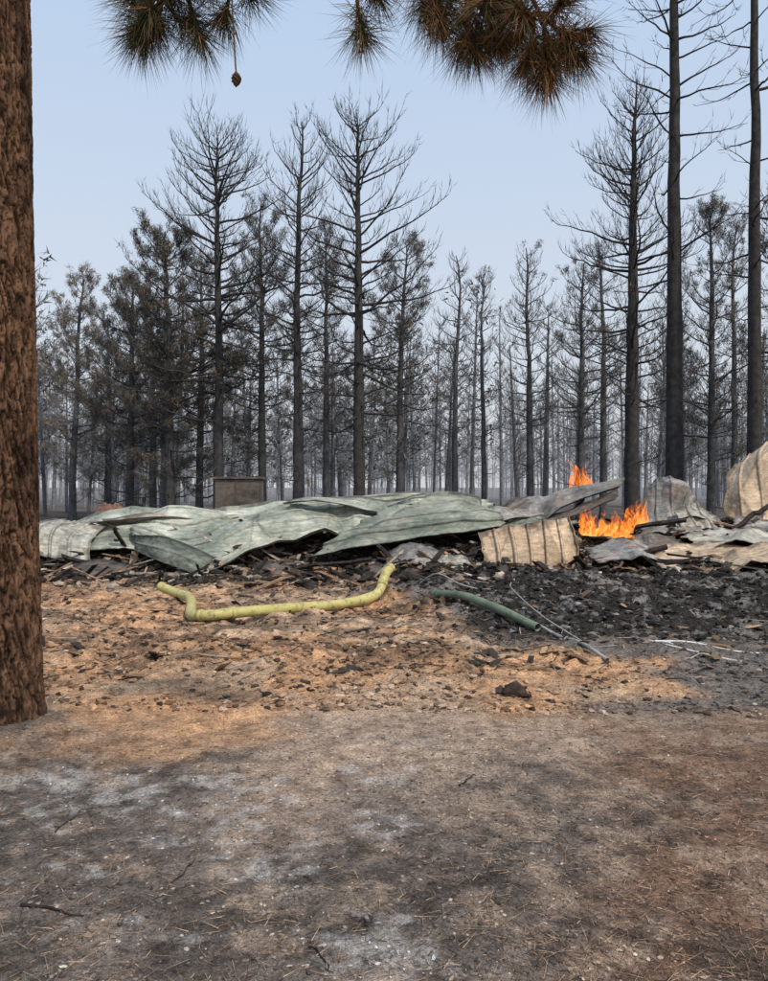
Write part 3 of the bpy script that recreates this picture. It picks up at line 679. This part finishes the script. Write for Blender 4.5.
# ------------------------------------------------------------------ things behind
def mound(name, x0, y0, w, h, col, seed):
    nr, na_ = 26, 48
    R_, A_ = np.meshgrid(np.linspace(0, 1, nr), np.linspace(0, 2 * math.pi, na_, endpoint=False), indexing='ij')
    xx = x0 + w / 2 * R_ * np.cos(A_); yy = y0 + w / 2 * R_ * np.sin(A_)
    zz_ = (1 - R_ ** 2.4) * h * (.8 + .5 * (fbm(xx * 2, yy * 2, seed) - .5)) + (fbm(xx * 6, yy * 6, seed + 1) - .5) * .16 - .05 + gh(xx, yy)
    m = MB(); i = np.arange(nr - 1)[:, None] * na_; j = np.arange(na_)[None]; j2 = (j + 1) % na_
    m.add(np.stack([xx, yy, zz_], -1), np.stack([i + j, i + na_ + j, i + na_ + j2, i + j2], -1).reshape(-1, 4), col)
    return m.build(name, M_rubble, True)
mound("burnt_debris_mound", -5.6, 22, 1.9, 1.35, [.06, .055, .052], 201)
mound("burnt_debris_mound", -2.9, 22, 1.7, 1.5, [.055, .05, .048], 205)
mound("dirt_mound", -8.5, 24, 1.6, 1.5, [.17, .10, .07], 209)
mound("burnt_debris_mound", 3.4, 21, 2.4, 1.4, [.10, .08, .065], 213)
mound("burnt_debris_mound", 8.2, 22, 3.0, 1.3, [.05, .045, .042], 217)
cab = empty("rusted_metal_cabinet")
def box(mb, x0, x1, y0, y1, z0, z1, c=(1, 1, 1)):
    v = [(x, y, z) for z in (z0, z1) for y in (y0, y1) for x in (x0, x1)]
    mb.add(v, [[0, 2, 3, 1], [4, 5, 7, 6], [0, 1, 5, 4], [2, 6, 7, 3], [0, 4, 6, 2], [1, 3, 7, 5]], c)
m = MB(); box(m, -4.62, -3.42, 21, 21.9, 0, 1.82); o = m.build("body", M_rust, False, cab); bv = o.modifiers.new("b", 'BEVEL'); bv.width = .03; bv.segments = 2
m = MB(); box(m, -4.67, -3.37, 20.94, 21.96, 1.823, 1.88); m.build("lid", M_rust, False, cab)
m = MB(); box(m, -4.06, -4.02, 20.975, 20.998, .1, 1.75); box(m, -4.6, -3.44, 20.97, 20.998, .9, .95); box(m, -3.95, -3.90, 20.95, 20.998, 1.0, 1.2); m.build("door_seams", M_rust, False, cab)
for (x0, y0, h) in [(-6.4, 26, .9), (2.2, 24, 1.1), (5.0, 26, 1.0), (9.0, 24, 1.2), (-9.5, 22, .6)]:
    b = MB(); b.tube([(x0, y0, -.1), (x0 + .03, y0, h * .5), (x0 + .01, y0, h)], [.1, .09, .07], 7, [.04, .035, .03], .3); b.build("burnt_stump", M_rubble)

# ------------------------------------------------------------------ pipes
def paint(name, c1, c2, rough=.45, dirt=(.08, .06, .045)):
    m, nt, b = new_mat(name); tc = nt.nodes.new("ShaderNodeTexCoord"); O = tc.outputs["Object"]
    n = noise_node(nt, 3, 5, .6, O); c = ramp(nt, n.outputs[0], [(.35, c1), (.65, c2)]).outputs[0]
    n2 = noise_node(nt, 11, 9, .78, O); k = ramp(nt, n2.outputs[0], [(.50, (0,) * 3), (.64, (.8,) * 3)]).outputs[0]
    c = mix(nt, c, dirt, k); nt.links.new(c, b.inputs["Base Color"]); b.inputs["Roughness"].default_value = rough
    return m
M_yel = paint("yellow_green_paint", (.42, .37, .12), (.52, .46, .18), .55)
M_gp = paint("green_paint", (.085, .125, .08), (.17, .21, .14), .6)
M_wht = paint("pale_aluminium", (.55, .55, .54), (.7, .7, .69), .4)
M_gal = paint("dull_galvanised", (.25, .25, .24), (.38, .37, .34), .5)
def smooth_path(P, n):
    return cr(np.array(P, float), np.linspace(0, 1, n))
def pipe(name, path, r, mat, n=70, sides=18, hollow=True, bands=(), dent=.0):
    par = empty(name); P = smooth_path(path, n); R = np.full(n, r) * (1 + dent * (fbm(np.arange(n) * .12, np.zeros(n), 7) - .5))
    m = MB(); m.tube(P, R, sides, [1, 1, 1]); o = m.build("tube", mat, True, par)
    if hollow:
        md = o.modifiers.new("wall", 'SOLIDIFY'); md.thickness = r * .12; md.offset = -1
    for t in bands:
        q = int(t * (n - 1)); q = max(1, min(n - 2, q)); d = P[q + 1] - P[q - 1]; d /= np.linalg.norm(d)
        m = MB(); m.tube([P[q] - d * .03, P[q] - d * .029, P[q] + d * .029, P[q] + d * .03], [r * .9, r * 1.12, r * 1.12, r * .9], sides, [1, 1, 1]); m.build("joint_collar", mat, True, par)
    return par
def on(x, y, up): return (x, y, gz(x, y) + up)
pipe("yellow_downspout_pipe", [on(-3.22, 11.05, .17), on(-2.98, 10.9, .15), on(-2.62, 10.4, .10), on(-2.32, 9.25, .09), on(-2.12, 8.95, .08), on(-1.85, 9.0, .08), on(-1.2, 9.55, .09), on(-.6, 10.1, .09), on(-.12, 10.5, .10), on(.02, 10.75, .14), on(.10, 10.95, .30)], .064, M_yel, 110, bands=(.40, .52, .86), dent=.25)
pipe("green_pipe", [on(.66, 10.3, .07), on(1.0, 9.7, .07), on(1.35, 9.0, .07), on(1.68, 8.4, .06)], .050, M_gp, 50, bands=(.08,), dent=.3)
pipe("bent_metal_strip", [on(1.70, 8.6, .05), on(1.84, 8.1, .035), on(1.95, 7.6, .03), on(2.05, 7.05, .02)], .018, M_gal, 40, 6, False)
pipe("metal_wire", [on(1.75, 10.6, .14), on(1.62, 9.7, .2), on(1.78, 8.7, .12), on(2.0, 7.5, .03)], .008, M_gal, 40, 6, False)
pipe("metal_wire", [on(.5, 11.2, .1), on(.75, 10.9, .22), on(1.05, 10.6, .1), on(1.3, 10.7, .05)], .010, M_gal, 40, 6, False)
pipe("white_metal_strip", [on(2.62, 7.6, .03), on(2.9, 7.25, .03), on(3.25, 7.0, .025), on(3.7, 6.75, .025), on(4.3, 6.7, .03)], .010, M_wht, 60, 6, False)
pipe("white_metal_strip", [on(2.66, 7.55, .03), on(3.0, 7.5, .04), on(3.5, 7.35, .03), on(4.3, 7.3, .03)], .010, M_wht, 60, 6, False)
pipe("white_metal_strip", [on(2.6, 7.7, .04), on(2.72, 7.45, .05), on(2.85, 7.6, .03)], .010, M_wht, 30, 6, False)

# ------------------------------------------------------------------ fire
def flame_mat():
    m, nt, b = new_mat("flame"); nt.nodes.remove(b); out = nt.nodes["Material Output"]
    a = nt.nodes.new("ShaderNodeAttribute"); a.attribute_name = "Col"
    sep = nt.nodes.new("ShaderNodeSeparateColor"); nt.links.new(a.outputs["Color"], sep.inputs[0])
    tc = nt.nodes.new("ShaderNodeTexCoord"); mp = nt.nodes.new("ShaderNodeMapping"); mp.inputs["Scale"].default_value = (1, 1, .4); nt.links.new(tc.outputs["Object"], mp.inputs[0])
    n = noise_node(nt, 8, 4, .6, mp.outputs[0]); n.inputs["Distortion"].default_value = 1.6
    em = nt.nodes.new("ShaderNodeEmission")
    add = nt.nodes.new("ShaderNodeMath"); add.operation = 'MULTIPLY_ADD'; add.inputs[1].default_value = 1.3; nt.links.new(n.outputs[0], add.inputs[0]); nt.links.new(sep.outputs[0], add.inputs[2])
    r = ramp(nt, add.outputs[0], [(.50, (1, .58, .16)), (.72, (1, .26, .03)), (1.0, (.75, .07, .006))]); nt.links.new(r.outputs[0], em.inputs[0]); em.inputs[1].default_value = 1.35
    tr = nt.nodes.new("ShaderNodeBsdfTransparent"); mx = nt.nodes.new("ShaderNodeMixShader")
    al = ramp(nt, add.outputs[0], [(.55, (.95,) * 3), (.95, (.0,) * 3)]); nt.links.new(al.outputs[0], mx.inputs[0]); nt.links.new(tr.outputs[0], mx.inputs[1]); nt.links.new(em.outputs[0], mx.inputs[2])
    nt.links.new(mx.outputs[0], out.inputs[0]); return m
M_fl = flame_mat()
def flame(mb, x0, y0, z0, w, h, seed):
    nt_, ns = 30, 14; ph = seed * 1.7
    for_v = []; cc = []
    for a in range(nt_):
        t = a / (nt_ - 1); rr = w * .5 * (math.sin(math.pi * min(1, t * .75 + .22)) ** 1.2) * (1 - t) ** .5 if t < 1 else 0
        ox = w * .45 * math.sin(t * 4 + ph) * t + w * .15 * math.sin(t * 11 + ph); oy = w * .25 * math.cos(t * 5 + ph) * t
        for b in range(ns):
            an = b * 2 * math.pi / ns; q = rr * (1 + .35 * math.sin(an * 3 + t * 7 + ph))
            for_v.append((x0 + ox + q * math.cos(an), y0 + oy + q * .6 * math.sin(an), z0 + h * t)); cc.append((t * .42, 0, 0))
    F_ = [[a * ns + b, a * ns + (b + 1) % ns, (a + 1) * ns + (b + 1) % ns, (a + 1) * ns + b] for a in range(nt_ - 1) for b in range(ns)]
    mb.add(for_v, F_, cc)
fm = MB()
for k, (x0, y0, z0, w, h) in enumerate([(4.02, 16.1, 1.42, .26, .95), (4.24, 16.2, 1.42, .22, .80), (3.92, 16.1, 1.4, .16, .55), (4.14, 16, 1.4, .4, .4), (4.34, 16.1, 1.45, .14, .5),
    (3.80, 14.3, .70, .26, .70), (3.98, 14.4, .68, .30, .66), (4.16, 14.4, .68, .22, .42), (4.40, 14.4, .70, .28, .55), (4.62, 14.4, .74, .30, .74), (4.82, 14.5, .84, .24, .72), (4.30, 14.2, .66, .55, .24), (3.70, 14.3, .85, .12, .45), (4.52, 14.3, .70, .18, .42)]):
    flame(fm, x0, y0, z0, w, h, k + 1)
fm.build("fire_flames", M_fl, True)

# ------------------------------------------------------------------ world, sun, camera
w = bpy.data.worlds.new("World"); scene.world = w; w.use_nodes = True; nt = w.node_tree
bg = nt.nodes["Background"]; sky = nt.nodes.new("ShaderNodeTexSky"); sky.sky_type = 'NISHITA'; sky.sun_disc = False
SE, SA = math.radians(50), math.radians(140)
sky.sun_elevation = SE; sky.sun_rotation = SA; sky.air_density = 1.0; sky.dust_density = 4.0; sky.ozone_density = 1.2
tc = nt.nodes.new("ShaderNodeTexCoord"); sp = nt.nodes.new("ShaderNodeSeparateXYZ"); nt.links.new(tc.outputs["Generated"], sp.inputs[0])
hr = ramp(nt, sp.outputs[2], [(0, (.84, .85, .86)), (.22, (.77, .84, .92)), (.6, (.58, .76, 1.0))])
sc = mix(nt, hr.outputs[0], (10.4, 10.4, 10.6), 1.0, 'MULTIPLY')
hz_ = mix(nt, sky.outputs[0], sc, .70)
nt.links.new(hz_, bg.inputs[0]); bg.inputs[1].default_value = .104
sd = bpy.data.lights.new("sun", 'SUN'); sd.energy = 3.2; sd.angle = math.radians(2.5); sd.color = (1, .91, .79)
so = bpy.data.objects.new("sun", sd); scene.collection.objects.link(so)
dv = Vector((math.sin(SA) * math.cos(SE), math.cos(SA) * math.cos(SE), math.sin(SE)))
so.rotation_euler = dv.to_track_quat('Z', 'Y').to_euler()
cam = bpy.data.cameras.new("camera"); co = bpy.data.objects.new("camera", cam); scene.collection.objects.link(co)
co.location = (0, 0, EYE); co.rotation_euler = (math.radians(90 - .26), 0, 0)
cam.sensor_fit = 'VERTICAL'; cam.angle_y = 2 * math.atan(490.5 / 770); cam.clip_end = 4000; cam.clip_start = .05
scene.camera = co
scene.view_settings.view_transform = 'Standard'; scene.view_settings.look = 'None'; scene.view_settings.exposure = 0
